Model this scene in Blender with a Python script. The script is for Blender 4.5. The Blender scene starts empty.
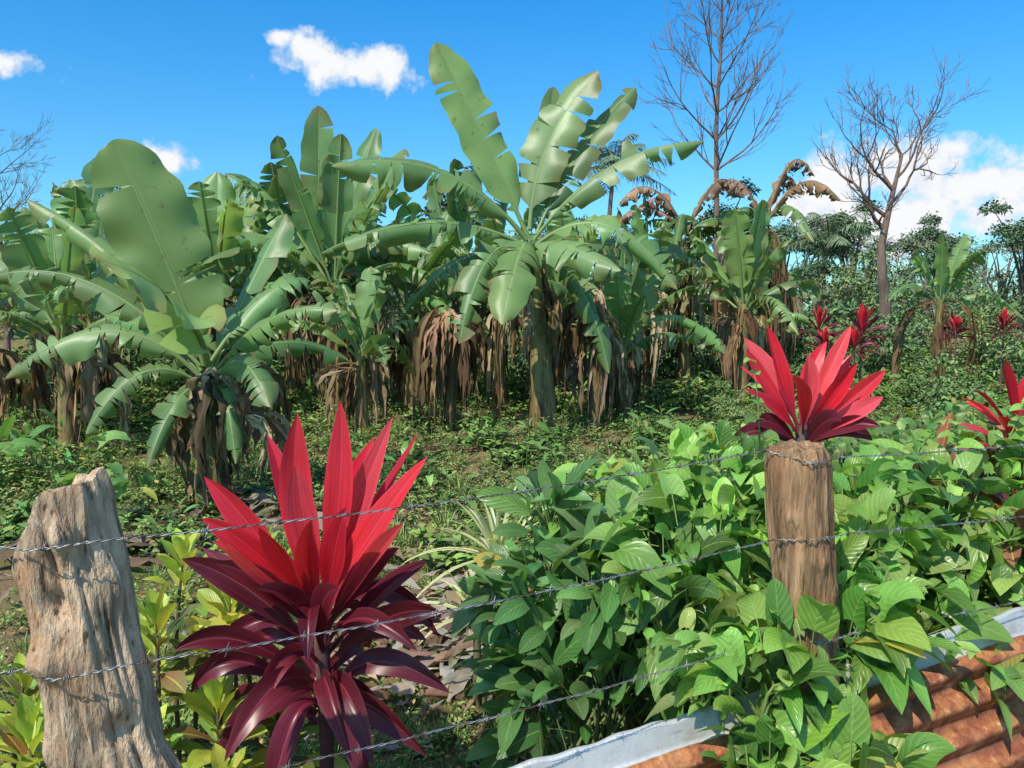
import bpy, math, random
import numpy as np
from mathutils import Vector, noise as mnoise
rng = np.random.default_rng(7); random.seed(7)
sc = bpy.context.scene
A = np.array
UP = A([0,0,1.0])
def gh(x,y):
    return 0.05*np.sin(x*0.9+1.3)*np.cos(y*0.7)+0.03*np.sin(x*2.3+y*1.7)
_norm=np.linalg.norm
def nz(v):
    v=np.asarray(v,float); return v/(np.sqrt((v*v).sum(-1,keepdims=True))+1e-9)

# ------------------------------------------------------------ mesh builder
class MB:
    def __init__(s): s.v=[];s.f=[];s.uv=[];s.c=[];s.m=[];s.n=0
    def grid(s,P,UV,C,mat=0):
        N,M=P.shape[:2]
        s.v.append(P.reshape(-1,3)); s.uv.append(np.broadcast_to(UV,(N,M,2)).reshape(-1,2)); s.c.append(np.broadcast_to(C,(N,M,3)).reshape(-1,3))
        i=np.arange(N*M).reshape(N,M)+s.n
        q=np.stack([i[:-1,:-1],i[:-1,1:],i[1:,1:],i[1:,:-1]],-1).reshape(-1,4)
        s.f.append(q); s.m.append(np.full(len(q),mat)); s.n+=N*M
    def mesh(s,name,mats,smooth=True):
        V=np.concatenate(s.v);F=np.concatenate(s.f);UV=np.concatenate(s.uv);C=np.concatenate(s.c);Mt=np.concatenate(s.m)
        me=bpy.data.meshes.new(name)
        me.vertices.add(len(V)); me.vertices.foreach_set("co",V.astype(np.float32).ravel())
        me.loops.add(F.size); me.polygons.add(len(F))
        me.polygons.foreach_set("loop_start",np.arange(0,F.size,4,dtype=np.int32))
        me.loops.foreach_set("vertex_index",F.astype(np.int32).ravel())
        me.update(calc_edges=True)
        me.polygons.foreach_set("material_index",Mt.astype(np.int32))
        me.polygons.foreach_set("use_smooth",np.full(len(F),smooth))
        uvl=me.uv_layers.new(name="UVMap"); uvl.data.foreach_set("uv",UV[F.ravel()].astype(np.float32).ravel())
        ca=me.color_attributes.new(name="col",type='FLOAT_COLOR',domain='POINT')
        ca.data.foreach_set("color",np.concatenate([C,np.ones((len(C),1))],1).astype(np.float32).ravel())
        for m in mats: me.materials.append(m)
        me.validate(); me.update()
        return me
    def obj(s,name,mats,loc=(0,0,0),smooth=True,link=True):
        o=bpy.data.objects.new(name,s.mesh(name,mats,smooth)); o.location=loc
        if link: sc.collection.objects.link(o)
        return o

def bez(p0,p1,p2,t):
    t=t[:,None]; return (1-t)**2*A(p0)+2*t*(1-t)*A(p1)+t*t*A(p2)
def frame(P,nh):
    T=nz(np.gradient(P,axis=0)); S=nz(np.cross(T,A(nh,float))); N=nz(np.cross(S,T)); return T,S,N
def tube(mb,P,R,C,mat=0,k=6,us=1.0):
    P=np.asarray(P,float); R=np.broadcast_to(R,(len(P),)); T=nz(np.gradient(P,axis=0))
    ref=A([0.31,0.93,0.2]) if abs(T[0]@A([0.31,0.93,0.2]))<0.8 else A([1.0,0,0])
    S=nz(np.cross(T,ref)); N=np.cross(S,T)
    a=np.linspace(0,2*math.pi,k+1)
    G=P[:,None]+R[:,None,None]*(S[:,None]*np.cos(a)[None,:,None]+N[:,None]*np.sin(a)[None,:,None])
    L=np.concatenate([[0],np.cumsum(_norm(np.diff(P,axis=0),axis=1))])
    UV=np.stack(np.broadcast_arrays(L[:,None]*us,(a/(2*math.pi))[None]),-1)
    C=np.asarray(C,float)
    if C.ndim==2: C=C[:,None]
    mb.grid(G,UV,C,mat)

def p_lanc(t): x=np.clip((t-.06)/.94,0,1); return np.maximum(.14*(1-t),np.sin(math.pi*x**.85)**.9)
def p_cord(t): x=np.clip((t-.10)/.90,0,1); return np.maximum(.26*(1-t),np.sin(math.pi*x**1.15)**.85)
def p_heart(t): return (1-t**1.35)**.9*(t+.06)**.30*1.32+.008
def p_ell(t): return np.sin(math.pi*(t*.95+.03))**.75
def p_strap(t): return np.minimum(1,t*4+.45)*(1-t**2.5)+.01
def p_obov(t): x=np.clip((t-.05)/.95,0,1); return np.maximum(.1*(1-t),np.sin(math.pi*x**1.35)**.9)

def leaf(mb,p0,p1,p2,W,prof,nh,N=7,M=5,fold=.3,c0=(.1,.2,.05),c1=None,mat=0,wave=0.,lobe=0.,ce=None,wf=14,path=None):
    t=np.linspace(0,1,N); P=bez(p0,p1,p2,t) if path is None else path; T,S,Nn=frame(P,nh)
    s=np.linspace(-1,1,M)[None,:]; a=np.abs(s); w=(prof(t)*W/2)[:,None]
    ph=random.random()*6
    off=w*a*math.sin(fold)+wave*w*a*a*np.sin(t[:,None]*wf+ph+s*1.5)
    G=P[:,None]+S[:,None]*(w*s*math.cos(fold))[...,None]+Nn[:,None]*off[...,None]
    if lobe:
        Ln=_norm(P[-1]-P[0]); G=G-T[:,None]*(lobe*Ln*a**2*((1-t)**3)[:,None])[...,None]
    c0=A(c0,float); c1=c0 if c1 is None else A(c1,float)
    C=c0*(1-t)[:,None,None]+c1*t[:,None,None]; C=np.broadcast_to(C,(N,M,3)).copy()
    if ce is not None:
        k=(a**2)[...,None]; C=C*(1-k)+A(ce,float)*k
    UV=np.stack(np.broadcast_arrays(t[:,None],(s+1)/2),-1)
    mb.grid(G,UV,C,mat)

def bprof(t):
    w=np.where(t<.12,.04,.04+.96*(1-np.exp(-np.clip(t-.12,0,1)/.07)))
    tip=np.where(t>.58,np.sqrt(np.clip(1-((t-.58)/.425)**2.2,0,1)),1.0)
    return w*tip+.004
def banana_leaf(mb,p0,p1,p2,W,nh,fold=.3,droop=.7,tears=5,col=(.09,.2,.06),mat=0,ragged=1.,N=34,rib=(.26,.36,.13),crumple=0.,brown=.34):
    t=np.linspace(0,1,N); P=bez(p0,p1,p2,t)
    if crumple: P=P+np.cumsum(rng.normal(0,crumple*.35,(N,3)),0)*np.linspace(0,1,N)[:,None]
    T,S,Nn=frame(P,nh); w=W/2*bprof(t)
    L=_norm(np.diff(P,axis=0),axis=1).sum()
    s=A([0,.2,.45,.72,1.0])[None]
    col=A(col,float)
    phl=random.random()*6; q=min(1.,tears/7.)
    tipc=np.clip((t-.86)/.14,0,1)**2*rng.uniform(0,.9)
    for sg in (-1,1):
        cuts=sorted(set(rng.integers(6,N-2,size=tears).tolist())) if tears else []
        b=[0]+cuts+[N-1]
        for i,j in zip(b[:-1],b[1:]):
            k=j-i+1
            if k<2: continue
            r=np.linspace(-1,1,k)[:,None]
            da=rng.normal(0,.22)*ragged*(.35+.65*q)
            ww=w[i:j+1,None]*(1+q*np.clip(rng.normal(-.02*ragged,.07*ragged),-.45,.12))
            ww=ww*(1+.035*np.sin(t[i:j+1,None]*47+phl*2)*s)
            ang=fold-droop*s+da*s+.10*np.sin(t[i:j+1,None]*26+phl)*s
            gap=min(rng.uniform(.15,1.)*ragged*.05*(W/.6)+.004, L/N*k*.42) if tears else 0
            sh=-np.sign(r)*np.abs(r)**1.5*gap*s**1.3
            G=P[i:j+1,None]+S[i:j+1,None]*(sg*ww*s*np.cos(ang))[...,None]+Nn[i:j+1,None]*(ww*s*np.sin(ang))[...,None]+T[i:j+1,None]*(sh+.14*ww*s)[...,None]
            if crumple: G[:,1:]=G[:,1:]+rng.normal(0,crumple,(k,4,3))*s[0,1:][None,:,None]
            C=np.broadcast_to(col*(1+rng.normal(0,.09)),(k,5,3)).copy()
            if rng.random()<brown*ragged:
                kk=(np.maximum(np.abs(r),.5)*s**3)[...,None]*.85; C=C*(1-kk)+A([.28,.18,.07])*kk
            if not crumple:
                kk=(tipc[i:j+1,None]*np.ones((1,5)))[...,None]; C=C*(1-kk)+A([.26,.17,.06])*kk
            UV=np.stack(np.broadcast_arrays(t[i:j+1,None],.5+.5*sg*s),-1)
            mb.grid(G,UV,C,mat)
    R=.026*(W/.6)*(1-t*.85)+.003
    tube(mb,P-Nn*R[:,None]*.6,R,rib,mat,5)

# ------------------------------------------------------------ materials
def newmat(name):
    m=bpy.data.materials.new(name); m.use_nodes=True; nt=m.node_tree; nt.nodes.clear(); return m,nt
class NT:
    def __init__(s,nt): s.nt=nt
    def n(s,typ,**kw):
        n=s.nt.nodes.new(typ)
        for k,v in kw.items(): setattr(n,k,v)
        return n
    def l(s,a,b): s.nt.links.new(a,b)
    def set(s,sock,v):
        if isinstance(v,bpy.types.NodeSocket): s.l(v,sock)
        else: sock.default_value=v
    def math(s,op,a,b=0.,c=None,clamp=False):
        n=s.n('ShaderNodeMath',operation=op,use_clamp=clamp); s.set(n.inputs[0],a); s.set(n.inputs[1],b)
        if c is not None: s.set(n.inputs[2],c)
        return n.outputs[0]
    def mix(s,f,a,b,bt='MIX'):
        n=s.n('ShaderNodeMix',data_type='RGBA',blend_type=bt); s.set(n.inputs[0],f)
        s.set(n.inputs[6],a if isinstance(a,bpy.types.NodeSocket) else (*a,1)); s.set(n.inputs[7],b if isinstance(b,bpy.types.NodeSocket) else (*b,1)); return n.outputs[2]
    def noise(s,vec,scale,detail=4,rough=.55,mapscale=None):
        if mapscale is not None:
            mp=s.n('ShaderNodeMapping'); s.l(vec,mp.inputs[0]); mp.inputs['Scale'].default_value=mapscale; vec=mp.outputs[0]
        n=s.n('ShaderNodeTexNoise'); s.l(vec,n.inputs['Vector']); n.inputs['Scale'].default_value=scale; n.inputs['Detail'].default_value=detail; n.inputs['Roughness'].default_value=rough; return n.outputs['Fac']
    def rng(s,v,a,b,c=0.,d=1.):
        n=s.n('ShaderNodeMapRange'); s.set(n.inputs[0],v); n.inputs[1].default_value=a;n.inputs[2].default_value=b;n.inputs[3].default_value=c;n.inputs[4].default_value=d; return n.outputs[0]
    def bump(s,h,strength=.3,dist=.01):
        n=s.n('ShaderNodeBump'); s.l(h,n.inputs['Height']); n.inputs['Strength'].default_value=strength; n.inputs['Distance'].default_value=dist; return n.outputs[0]

def leafmat(name,veins=60,slant=.15,rib=.02,ribcol=(.25,.35,.12),ribmix=.6,trans=.3,rough=.45,nscale=6,nvar=.35,bumps=.25,stripe=None,veincol=.12,spots=.5,spec=.4):
    m,nt=newmat(name); g=NT(nt)
    at=g.n('ShaderNodeAttribute',attribute_name='col').outputs['Color']
    uv=g.n('ShaderNodeUVMap',uv_map='UVMap').outputs[0]; tc=g.n('ShaderNodeTexCoord').outputs['Object']
    sp=g.n('ShaderNodeSeparateXYZ'); g.l(uv,sp.inputs[0]); u,v=sp.outputs[0],sp.outputs[1]
    av=g.math('ABSOLUTE',g.math('SUBTRACT',v,.5))
    ph=g.math('SUBTRACT',u,g.math('MULTIPLY',av,slant))
    sn=g.math('SINE',g.math('MULTIPLY',ph,veins*6.283))
    sn=g.math('POWER',g.math('ABSOLUTE',sn),6.) if veins<20 and veincol>0 else sn
    nf=g.noise(tc,nscale,2)
    br=g.math('ADD',1-nvar/2,g.math('MULTIPLY',nf,nvar))
    br=g.math('ADD',br,g.math('MULTIPLY',sn,veincol*.5))
    cb=g.n('ShaderNodeCombineColor'); 
    for i in range(3): g.l(br,cb.inputs[i])
    col=g.mix(1.,at,cb.outputs[0],'MULTIPLY')
    if stripe:
        st=g.noise(uv,1,2,.5,(1.5,26,1)); col=g.mix(g.rng(st,.45,.6,0,stripe[1]),col,stripe[0])
    ribm=g.math('LESS_THAN',av,rib)
    col=g.mix(g.math('MULTIPLY',ribm,ribmix),col,ribcol)
    spk=g.noise(tc,nscale*6,1); col=g.mix(g.rng(spk,.66,.76,0,spots),col,(.16,.12,.05))
    b=g.bump(g.math('ADD',sn,g.math('MULTIPLY',nf,2.)),bumps,.004)
    p=g.n('ShaderNodeBsdfPrincipled'); g.l(col,p.inputs['Base Color']); p.inputs['Roughness'].default_value=rough; g.l(b,p.inputs['Normal']); p.inputs['Specular IOR Level'].default_value=spec
    tr=g.n('ShaderNodeBsdfTranslucent'); g.l(g.mix(1.,col,(1.7,1.6,.8),'MULTIPLY'),tr.inputs[0])
    mx=g.n('ShaderNodeMixShader'); mx.inputs[0].default_value=trans; g.l(p.outputs[0],mx.inputs[1]); g.l(tr.outputs[0],mx.inputs[2])
    o=g.n('ShaderNodeOutputMaterial'); g.l(mx.outputs[0],o.inputs[0]); return m
def simplemat(name):
    m,nt=newmat(name); g=NT(nt)
    at=g.n('ShaderNodeAttribute',attribute_name='col').outputs['Color']
    d=g.n('ShaderNodeBsdfDiffuse'); g.l(at,d.inputs[0])
    o=g.n('ShaderNodeOutputMaterial'); g.l(d.outputs[0],o.inputs[0]); return m

def barkmat(name,stretch=(14,14,1.2),dark=.4,bumpd=.01,scale=1.,light=None,strength=.7,lf=.6,warm=None):
    m,nt=newmat(name); g=NT(nt)
    at=g.n('ShaderNodeAttribute',attribute_name='col').outputs['Color']; tc=g.n('ShaderNodeTexCoord').outputs['Object']
    a=g.noise(tc,scale,6,.65,stretch); b2=g.noise(tc,scale*3,5,.6,(stretch[0]*1.5,stretch[1]*1.5,stretch[2]*2))
    c=g.mix(g.rng(a,.35,.6),A([1,1,1])*dark,(1.15,1.1,1.05)); col=g.mix(1.,at,c,'MULTIPLY')
    col=g.mix(g.rng(b2,.52,.72,0,lf),col,light or (.3,.25,.2))
    if warm:
        c3=g.noise(tc,9,4,.6); col=g.mix(g.rng(c3,.48,.66,0,.65),col,warm)
    col=g.mix(g.rng(b2,.32,.42,.8,0),col,(.035,.02,.012))
    p=g.n('ShaderNodeBsdfPrincipled'); g.l(col,p.inputs['Base Color']); p.inputs['Roughness'].default_value=.85; p.inputs['Specular IOR Level'].default_value=.2
    g.l(g.bump(g.math('ADD',a,g.math('MULTIPLY',b2,.6)),strength,bumpd),p.inputs['Normal'])
    o=g.n('ShaderNodeOutputMaterial'); g.l(p.outputs[0],o.inputs[0]); return m

M_ban=leafmat('banana_leaf',110,.22,.022,(.40,.48,.20),.7,.32,.36,2.2,.6,.12,None,.06,.6,.5)
M_dead=leafmat('dead_leaf',60,.3,.02,(.2,.15,.08),.4,.10,.85,5,1.1,.3,None,.1,.5,.15)
M_bstem=barkmat('pseudostem',(13,13,1.4),.35,.02,1.,(.36,.30,.13),.9,.8)
M_cor=leafmat('cordyline_leaf',1,0,.015,(.7,.16,.2),.3,.28,.33,7,.5,.12,((.28,.012,.03),.45),0.,0.)
M_broad=leafmat('broad_leaf',3.2,.85,.022,(.32,.46,.13),.55,.34,.32,16,.55,.28,None,.38)
M_small=simplemat('weed_leaf')
M_cro=leafmat('croton_leaf',5,.9,.03,(.6,.55,.08),.8,.28,.36,16,.5,.15,None,.3)
M_strap=leafmat('strap_leaf',1,0,.0,(.3,.4,.1),0,.25,.45,7,.3,.1,((.6,.6,.35),.85),0.)
M_bark=barkmat('tree_bark',(3,3,.6),.6,.02)
M_twig=simplemat('green_stem')
M_postL=barkmat('weathered_wood',(11,11,1.9),.36,.02,1.6,(.74,.60,.44),1.,.75,(.38,.20,.10))
M_postR=barkmat('post_bark',(20,20,1.5),.36,.014,1.3,(.54,.36,.20),1.,.7,(.28,.13,.06))

# ------------------------------------------------------------ world / sun / camera
to_sun=nz(A([-.50,-.75,1.05])); az=math.atan2(to_sun[0],to_sun[1]); el=math.asin(to_sun[2])
w=bpy.data.worlds.new("World"); sc.world=w; w.use_nodes=True; nt=w.node_tree; nt.nodes.clear(); g=NT(nt)
sky=g.n('ShaderNodeTexSky',sky_type='NISHITA'); sky.sun_disc=False; sky.sun_elevation=el; sky.sun_rotation=az%(2*math.pi); sky.air_density=1.; sky.dust_density=.6; sky.ozone_density=2.
gen=g.n('ShaderNodeTexCoord').outputs['Generated']; gs=g.n('ShaderNodeSeparateXYZ'); g.l(gen,gs.inputs[0]); gz=gs.outputs[2]
tint=g.mix(g.rng(gz,.02,.40),(.85,1.50,1.68),(.18,1.38,2.20)); tint=g.mix(g.rng(gz,.48,.8),tint,(2.4,2.5,2.35))  # overhead sky above the frame brightened, added as fill for the shadows
skc=g.mix(1.,sky.outputs[0],tint,'MULTIPLY')
n1=g.noise(gen,15,6,.62); n2=g.noise(gen,44,4,.6)
tot=None
for c,r in [((-.185,.939,.278),(.075,.5,.026)),((-.225,.935,.292),(.03,.5,.020)),((-.15,.945,.285),(.03,.5,.025)),((-.262,.925,.305),(.016,.5,.009)),((-.52,.825,.250),(.05,.5,.018)),((-.395,.904,.165),(.04,.5,.018)),
            ((.37,.905,.130),(.055,.5,.044)),((.44,.880,.150),(.07,.5,.042)),((.50,.86,.135),(.05,.5,.032)),((.42,.88,.10),(.16,.5,.04)),((.325,.93,.12),(.035,.5,.018))]:
    v=g.n('ShaderNodeVectorMath',operation='SUBTRACT'); g.l(gen,v.inputs[0]); v.inputs[1].default_value=c
    v2=g.n('ShaderNodeVectorMath',operation='DIVIDE'); g.l(v.outputs[0],v2.inputs[0]); v2.inputs[1].default_value=r
    v3=g.n('ShaderNodeVectorMath',operation='LENGTH'); g.l(v2.outputs[0],v3.inputs[0])
    mk=g.math('SUBTRACT',1.,v3.outputs['Value'])
    tot=mk if tot is None else g.math('SMOOTH_MAX',tot,mk,.3)
d=g.math('ADD',tot,g.math('MULTIPLY',g.math('SUBTRACT',n1,.5),2.6)); d=g.math('ADD',d,g.math('MULTIPLY',g.math('SUBTRACT',n2,.5),1.3))
dens=g.rng(d,-.05,.5); shade=g.rng(g.math('ADD',d,g.math('MULTIPLY',n2,.8)),.35,1.1)
ccol=g.mix(shade,(6.3,7.6,9.0),(9.6,9.7,9.9))
colr=g.mix(dens,skc,ccol)
bg=g.n('ShaderNodeBackground'); g.l(colr,bg.inputs[0]); bg.inputs[1].default_value=.1
wo=g.n('ShaderNodeOutputWorld'); g.l(bg.outputs[0],wo.inputs[0])
w.cycles.sampling_method='MANUAL'; w.cycles.sample_map_resolution=512
sl=bpy.data.lights.new('sun','SUN'); sl.energy=5.0; sl.angle=math.radians(.5); sl.color=(1,.94,.82)
so=bpy.data.objects.new('sun',sl); so.rotation_euler=Vector(to_sun).to_track_quat('Z','Y').to_euler(); so.location=(-5,-5,10); sc.collection.objects.link(so)
cam=bpy.data.cameras.new('camera'); cam.sensor_width=36; cam.lens=36*788/1024; cam.clip_end=2000; cam.clip_start=.05
co=bpy.data.objects.new('camera',cam); co.location=(0,0,1.6); co.rotation_euler=(math.radians(90-5.4),0,0); sc.collection.objects.link(co); sc.camera=co
sc.view_settings.view_transform='Standard'; sc.view_settings.look='None'; sc.view_settings.exposure=0

# ------------------------------------------------------------ ground
def ground():
    s=np.linspace(-1,1,181); xs=np.sinh(s*6)/np.sinh(6)*400; ys=np.sinh(s*6)/np.sinh(6)*400+4
    X,Y=np.meshgrid(xs,ys); Z=gh(X,Y)*np.exp(-((X**2+Y**2)/3000))
    mb=MB(); mb.grid(np.stack([X,Y,Z],-1),np.stack([X,Y],-1),np.ones(3))
    m,nt=newmat('ground'); g=NT(nt); tc=g.n('ShaderNodeTexCoord').outputs['Object']
    a=g.noise(tc,.5,6,.6); b=g.noise(tc,6,6,.7); c=g.noise(tc,45,5,.7)
    soil=g.mix(b,(.17,.095,.05),(.42,.28,.17)); gr=g.mix(c,(.05,.09,.02),(.17,.25,.06))
    f=g.rng(g.math('ADD',a,g.math('MULTIPLY',b,.5)),.68,.9); col=g.mix(f,soil,gr)
    col=g.mix(g.rng(c,.6,.75,0,.6),col,(.28,.22,.13))
    p=g.n('ShaderNodeBsdfDiffuse'); g.l(col,p.inputs[0])
    g.l(g.bump(g.math('ADD',b,c),.9,.03),p.inputs['Normal']); o=g.n('ShaderNodeOutputMaterial'); g.l(p.outputs[0],o.inputs[0])
    mb.obj('ground',[m])
ground()

# ------------------------------------------------------------ GN instancing
def instancer(name,protos,pts,rots,scl,idx):
    col=bpy.data.collections.new(name+'_prototypes')
    for p in protos: col.objects.link(p)
    me=bpy.data.meshes.new(name); me.vertices.add(len(pts)); me.vertices.foreach_set('co',np.asarray(pts,np.float32).ravel())
    a=me.attributes.new('rot','FLOAT_VECTOR','POINT'); a.data.foreach_set('vector',np.asarray(rots,np.float32).ravel())
    a=me.attributes.new('scl','FLOAT','POINT'); a.data.foreach_set('value',np.asarray(scl,np.float32))
    a=me.attributes.new('idx','INT','POINT'); a.data.foreach_set('value',np.asarray(idx,np.int32))
    o=bpy.data.objects.new(name,me); sc.collection.objects.link(o)
    ng=bpy.data.node_groups.new(name,'GeometryNodeTree'); ng.interface.new_socket('Geometry',in_out='INPUT',socket_type='NodeSocketGeometry'); ng.interface.new_socket('Geometry',in_out='OUTPUT',socket_type='NodeSocketGeometry')
    N=ng.nodes; gi=N.new('NodeGroupInput'); go=N.new('NodeGroupOutput'); ip=N.new('GeometryNodeInstanceOnPoints'); ci=N.new('GeometryNodeCollectionInfo')
    ci.inputs['Collection'].default_value=col; ci.inputs['Separate Children'].default_value=True; ci.inputs['Reset Children'].default_value=True
    def na(nm,dt):
        n=N.new('GeometryNodeInputNamedAttribute'); n.data_type=dt; n.inputs['Name'].default_value=nm; return n.outputs['Attribute']
    er=N.new('FunctionNodeEulerToRotation'); L=ng.links
    L.new(gi.outputs[0],ip.inputs['Points']); L.new(ci.outputs[0],ip.inputs['Instance']); ip.inputs['Pick Instance'].default_value=True
    L.new(na('idx','INT'),ip.inputs['Instance Index']); L.new(na('rot','FLOAT_VECTOR'),er.inputs[0]); L.new(er.outputs[0],ip.inputs['Rotation']); L.new(na('scl','FLOAT'),ip.inputs['Scale'])
    L.new(ip.outputs[0],go.inputs[0]); md=o.modifiers.new('scatter','NODES'); md.node_group=ng
    return o

def jit(c,s=.15,h=.08):
    c=A(c,float)*(1+rng.normal(0,s)); c=c*(1+rng.normal(0,h,3)); return np.clip(c,.005,.9)
def rdir():
    return nz(rng.normal(size=3))

# ------------------------------------------------------------ weeds
def weed(seed,n,h,r,ls,prof,col,W=.5,lobe=0.,erect=.3,fold=.25,flow=None):
    mb=MB()
    nst=max(3,n//12)
    for k in range(nst):
        a=rng.uniform(0,6.28); rr=r*math.sqrt(rng.random()); hh=h*rng.uniform(.5,1)*(1-.4*rr/r)
        b=A([rr*.5*math.cos(a),rr*.5*math.sin(a),0]); tp=A([rr*math.cos(a),rr*math.sin(a),hh])
        tt=np.linspace(0,1,4); P=bez(b,(b+tp)/2+A([0,0,hh*.2]),tp,tt); tube(mb,P,.003,(.14,.17,.06),0,3)
        for q in range(n//nst):
            u=rng.uniform(.25,1); p=bez(b,(b+tp)/2+A([0,0,hh*.2]),tp,A([u]))[0]; az_=rng.uniform(0,6.28); d=A([math.cos(az_),math.sin(az_),erect+rng.normal(0,.25)]); L=ls*rng.uniform(.6,1.2)
            c=jit(col,.28,.12)
            if rng.random()<.05: c=jit((.34,.26,.11),.2)
            p0=p+d*L*.2; leaf(mb,p0,p0+d*L*.5+UP*L*.1,p0+d*L-UP*L*.15,L*W,prof,UP+rng.normal(0,.35,3),4,3,fold,c,None,0,0,lobe)
    return mb.obj('weed_clump',[M_small],link=False)
def grass(n,h,col):
    mb=MB()
    for k in range(n):
        a=rng.uniform(0,6.28); r=rng.uniform(0,.12); b=A([r*math.cos(a),r*math.sin(a),0]); d=A([math.cos(a),math.sin(a),0])*rng.uniform(.1,.8)+rng.normal(0,.15,3); d[2]=0; H=h*rng.uniform(.5,1)
        leaf(mb,b,b+UP*H*.7+d*H*.2,b+UP*H*.8+d*H*.8,.008,p_strap,UP*.3-d+rng.normal(0,.2,3),4,3,.2,jit(col,.2),None)
    return mb.obj('grass_tuft',[M_small],link=False)
G1=(.18,.27,.075);G2=(.22,.31,.085);G3=(.12,.20,.055)
wd=[weed(1,130,.26,.32,.045,p_ell,G1,.5),weed(2,110,.34,.30,.06,p_lanc,G2,.35),weed(3,90,.30,.32,.08,p_heart,G1,.8,.15),
    weed(4,150,.5,.35,.06,p_ell,G3,.45),grass(70,.26,(.22,.31,.09)),weed(5,60,.5,.35,.15,p_lanc,(.11,.21,.055),.38),weed(6,190,.18,.34,.03,p_ell,(.24,.32,.12),.6)]
order=sorted(range(len(wd)),key=lambda i:wd[i].name)
pts=[];ro=[];scs=[];ids=[]
def addw(x,y,kind,s):
    pts.append((x,y,float(gh(x,y))-.02)); ro.append((rng.normal(0,.1),rng.normal(0,.1),rng.uniform(0,6.28))); scs.append(s); ids.append(order.index(kind))
def bare(x,y):
    return 1.1*math.exp(-(((x+2.9)/1.)**2+((y-4.4)/.8)**2))+math.exp(-(((x+.35)/.55)**2+((y-3.4)/.9)**2))*.95+.95*math.exp(-(((x+2.)/.9)**2+((y-5.9)/.5)**2))+.5*math.exp(-(((x+.5)/.9)**2+((y-9.)/.6)**2))
for i in range(4200):
    y=2.6+22*rng.random()**1.3; x=rng.uniform(-.76,.76)*y+rng.normal(0,.3)
    if rng.random()<bare(x,y): continue
    k=int(rng.choice([0,1,2,3,4,5,6],p=[.22,.15,.12,.10,.12,.04,.25]))
    s=rng.uniform(.55,1.05)
    if y>12: s*=1.5
    if y<4.8 and x<.3: s*=.6; k=int(rng.choice([0,4,6]))
    pt=mnoise.noise(Vector((x*.5,y*.5,3.)))
    if pt>.15 : s*=1.35
    if x>1.0 and y<9: s*=1.25
    addw(x,y,k,s)
for i in range(520):
    y=rng.uniform(2.5,5.); x=-.35+rng.normal(0,.6); addw(x,y,4 if rng.random()<.6 else 6,rng.uniform(.18,.38))
instancer('undergrowth',wd,pts,ro,scs,ids)

# ------------------------------------------------------------ distant trees / shrubs
def crown_tree(h,spread,col,leafs=.16,n=3200,trunk=True,low=.25,nb=11):
    mb=MB(); bl=[]
    if trunk: tube(mb,[(0,0,-.3),(.1,0,h*.3),(0,.1,h*.6)],A([.16,.12,.05])*h/6,(.22,.18,.14),1,6)
    for k in range(nb):
        a=rng.uniform(0,6.28); r=spread*rng.uniform(.1,.75); z=h*rng.uniform(low,.88); c=A([r*math.cos(a),r*math.sin(a),z]); R=spread*rng.uniform(.24,.48)*(1.1-.5*z/h); bl.append((c,R,rng.uniform(.75,1.3)))
        if trunk: tube(mb,bez((0,0,h*.3),(c[0]*.3,c[1]*.3,z*.8),c,np.linspace(0,1,5)),A([.07,.055,.04,.03,.01])*h/6,(.2,.16,.12),1,4)
    for i in range(n):
        c,R,bb=bl[rng.integers(nb)]; d=rdir(); d[2]=abs(d[2])*.8+d[2]*.2; p=c+d*R*rng.uniform(.55,1.12)*(1+.25*math.sin(d[0]*7+c[0]*3)); L=leafs*rng.uniform(.6,1.4); a=nz(d+rng.normal(0,.8,3))
        leaf(mb,p,p+a*L*.5,p+a*L-UP*L*.3,L*.55,p_ell,d+UP*.6+rng.normal(0,.4,3),3,3,.2,jit(A(col)*(.7+.5*rng.random())*bb,.15,.08),None)
    return mb.obj('tree',[M_small,M_bark],link=False)
dt=[crown_tree(6,2.6,(.14,.21,.10)),crown_tree(7.5,2.6,(.12,.19,.10),n=3800),crown_tree(5,2.8,(.17,.24,.10)),crown_tree(6.5,2.2,(.19,.22,.13),.12,1500)]  # far foliage bluish, distance haze put into the leaf colours
order=sorted(range(4),key=lambda i:dt[i].name)
P=[];R=[];S=[];I=[]
for i in range(135):
    y=rng.uniform(27,75); x=rng.uniform(-.95,.95)*y; s=rng.uniform(.6,1.0)*(.8+y/120)
    P.append((x,y,-.2)); R.append((0,0,rng.uniform(0,6.28))); S.append(s); I.append(rng.integers(4))
for x,y,s in [(14.5,27,.62),(17.5,30,.75),(21,34,.85),(25,36,.8),(11.5,29,.6),(24,45,1.05),(20.5,47,1.0)]:
    P.append((x,y,-.2)); R.append((0,0,rng.uniform(0,6.28))); S.append(s); I.append(rng.integers(4))
instancer('distant_trees',dt,P,R,S,I)
sh=[crown_tree(2.,1.2,(.16,.24,.09),.11,1300,False,.1),crown_tree(1.6,1.3,(.20,.27,.10),.08,1300,False,.1),crown_tree(2.4,1.1,(.12,.19,.08),.12,1200,False,.1)]
P=[];R=[];S=[];I=[]
for i in range(95):
    y=rng.uniform(14.5,27); x=rng.uniform(-.8,.8)*y
    P.append((x,y,-.1)); R.append((0,0,rng.uniform(0,6.28))); S.append(rng.uniform(.6,1.2)); I.append(rng.integers(3))
for x,y,s in [(4.6,11.5,.55),(6.4,12.3,.6),(5.5,9.5,.5),(7.2,10,.55),(8.6,13,.7),(3.5,8.2,.36),(4.5,7.2,.36),(2.9,10.5,.45),(5.6,7.8,.45)]:
    P.append((x,y,-.1)); R.append((0,0,rng.uniform(0,6.28))); S.append(s); I.append(rng.integers(3))
instancer('background_shrubs',sh,P,R,S,I)

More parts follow.
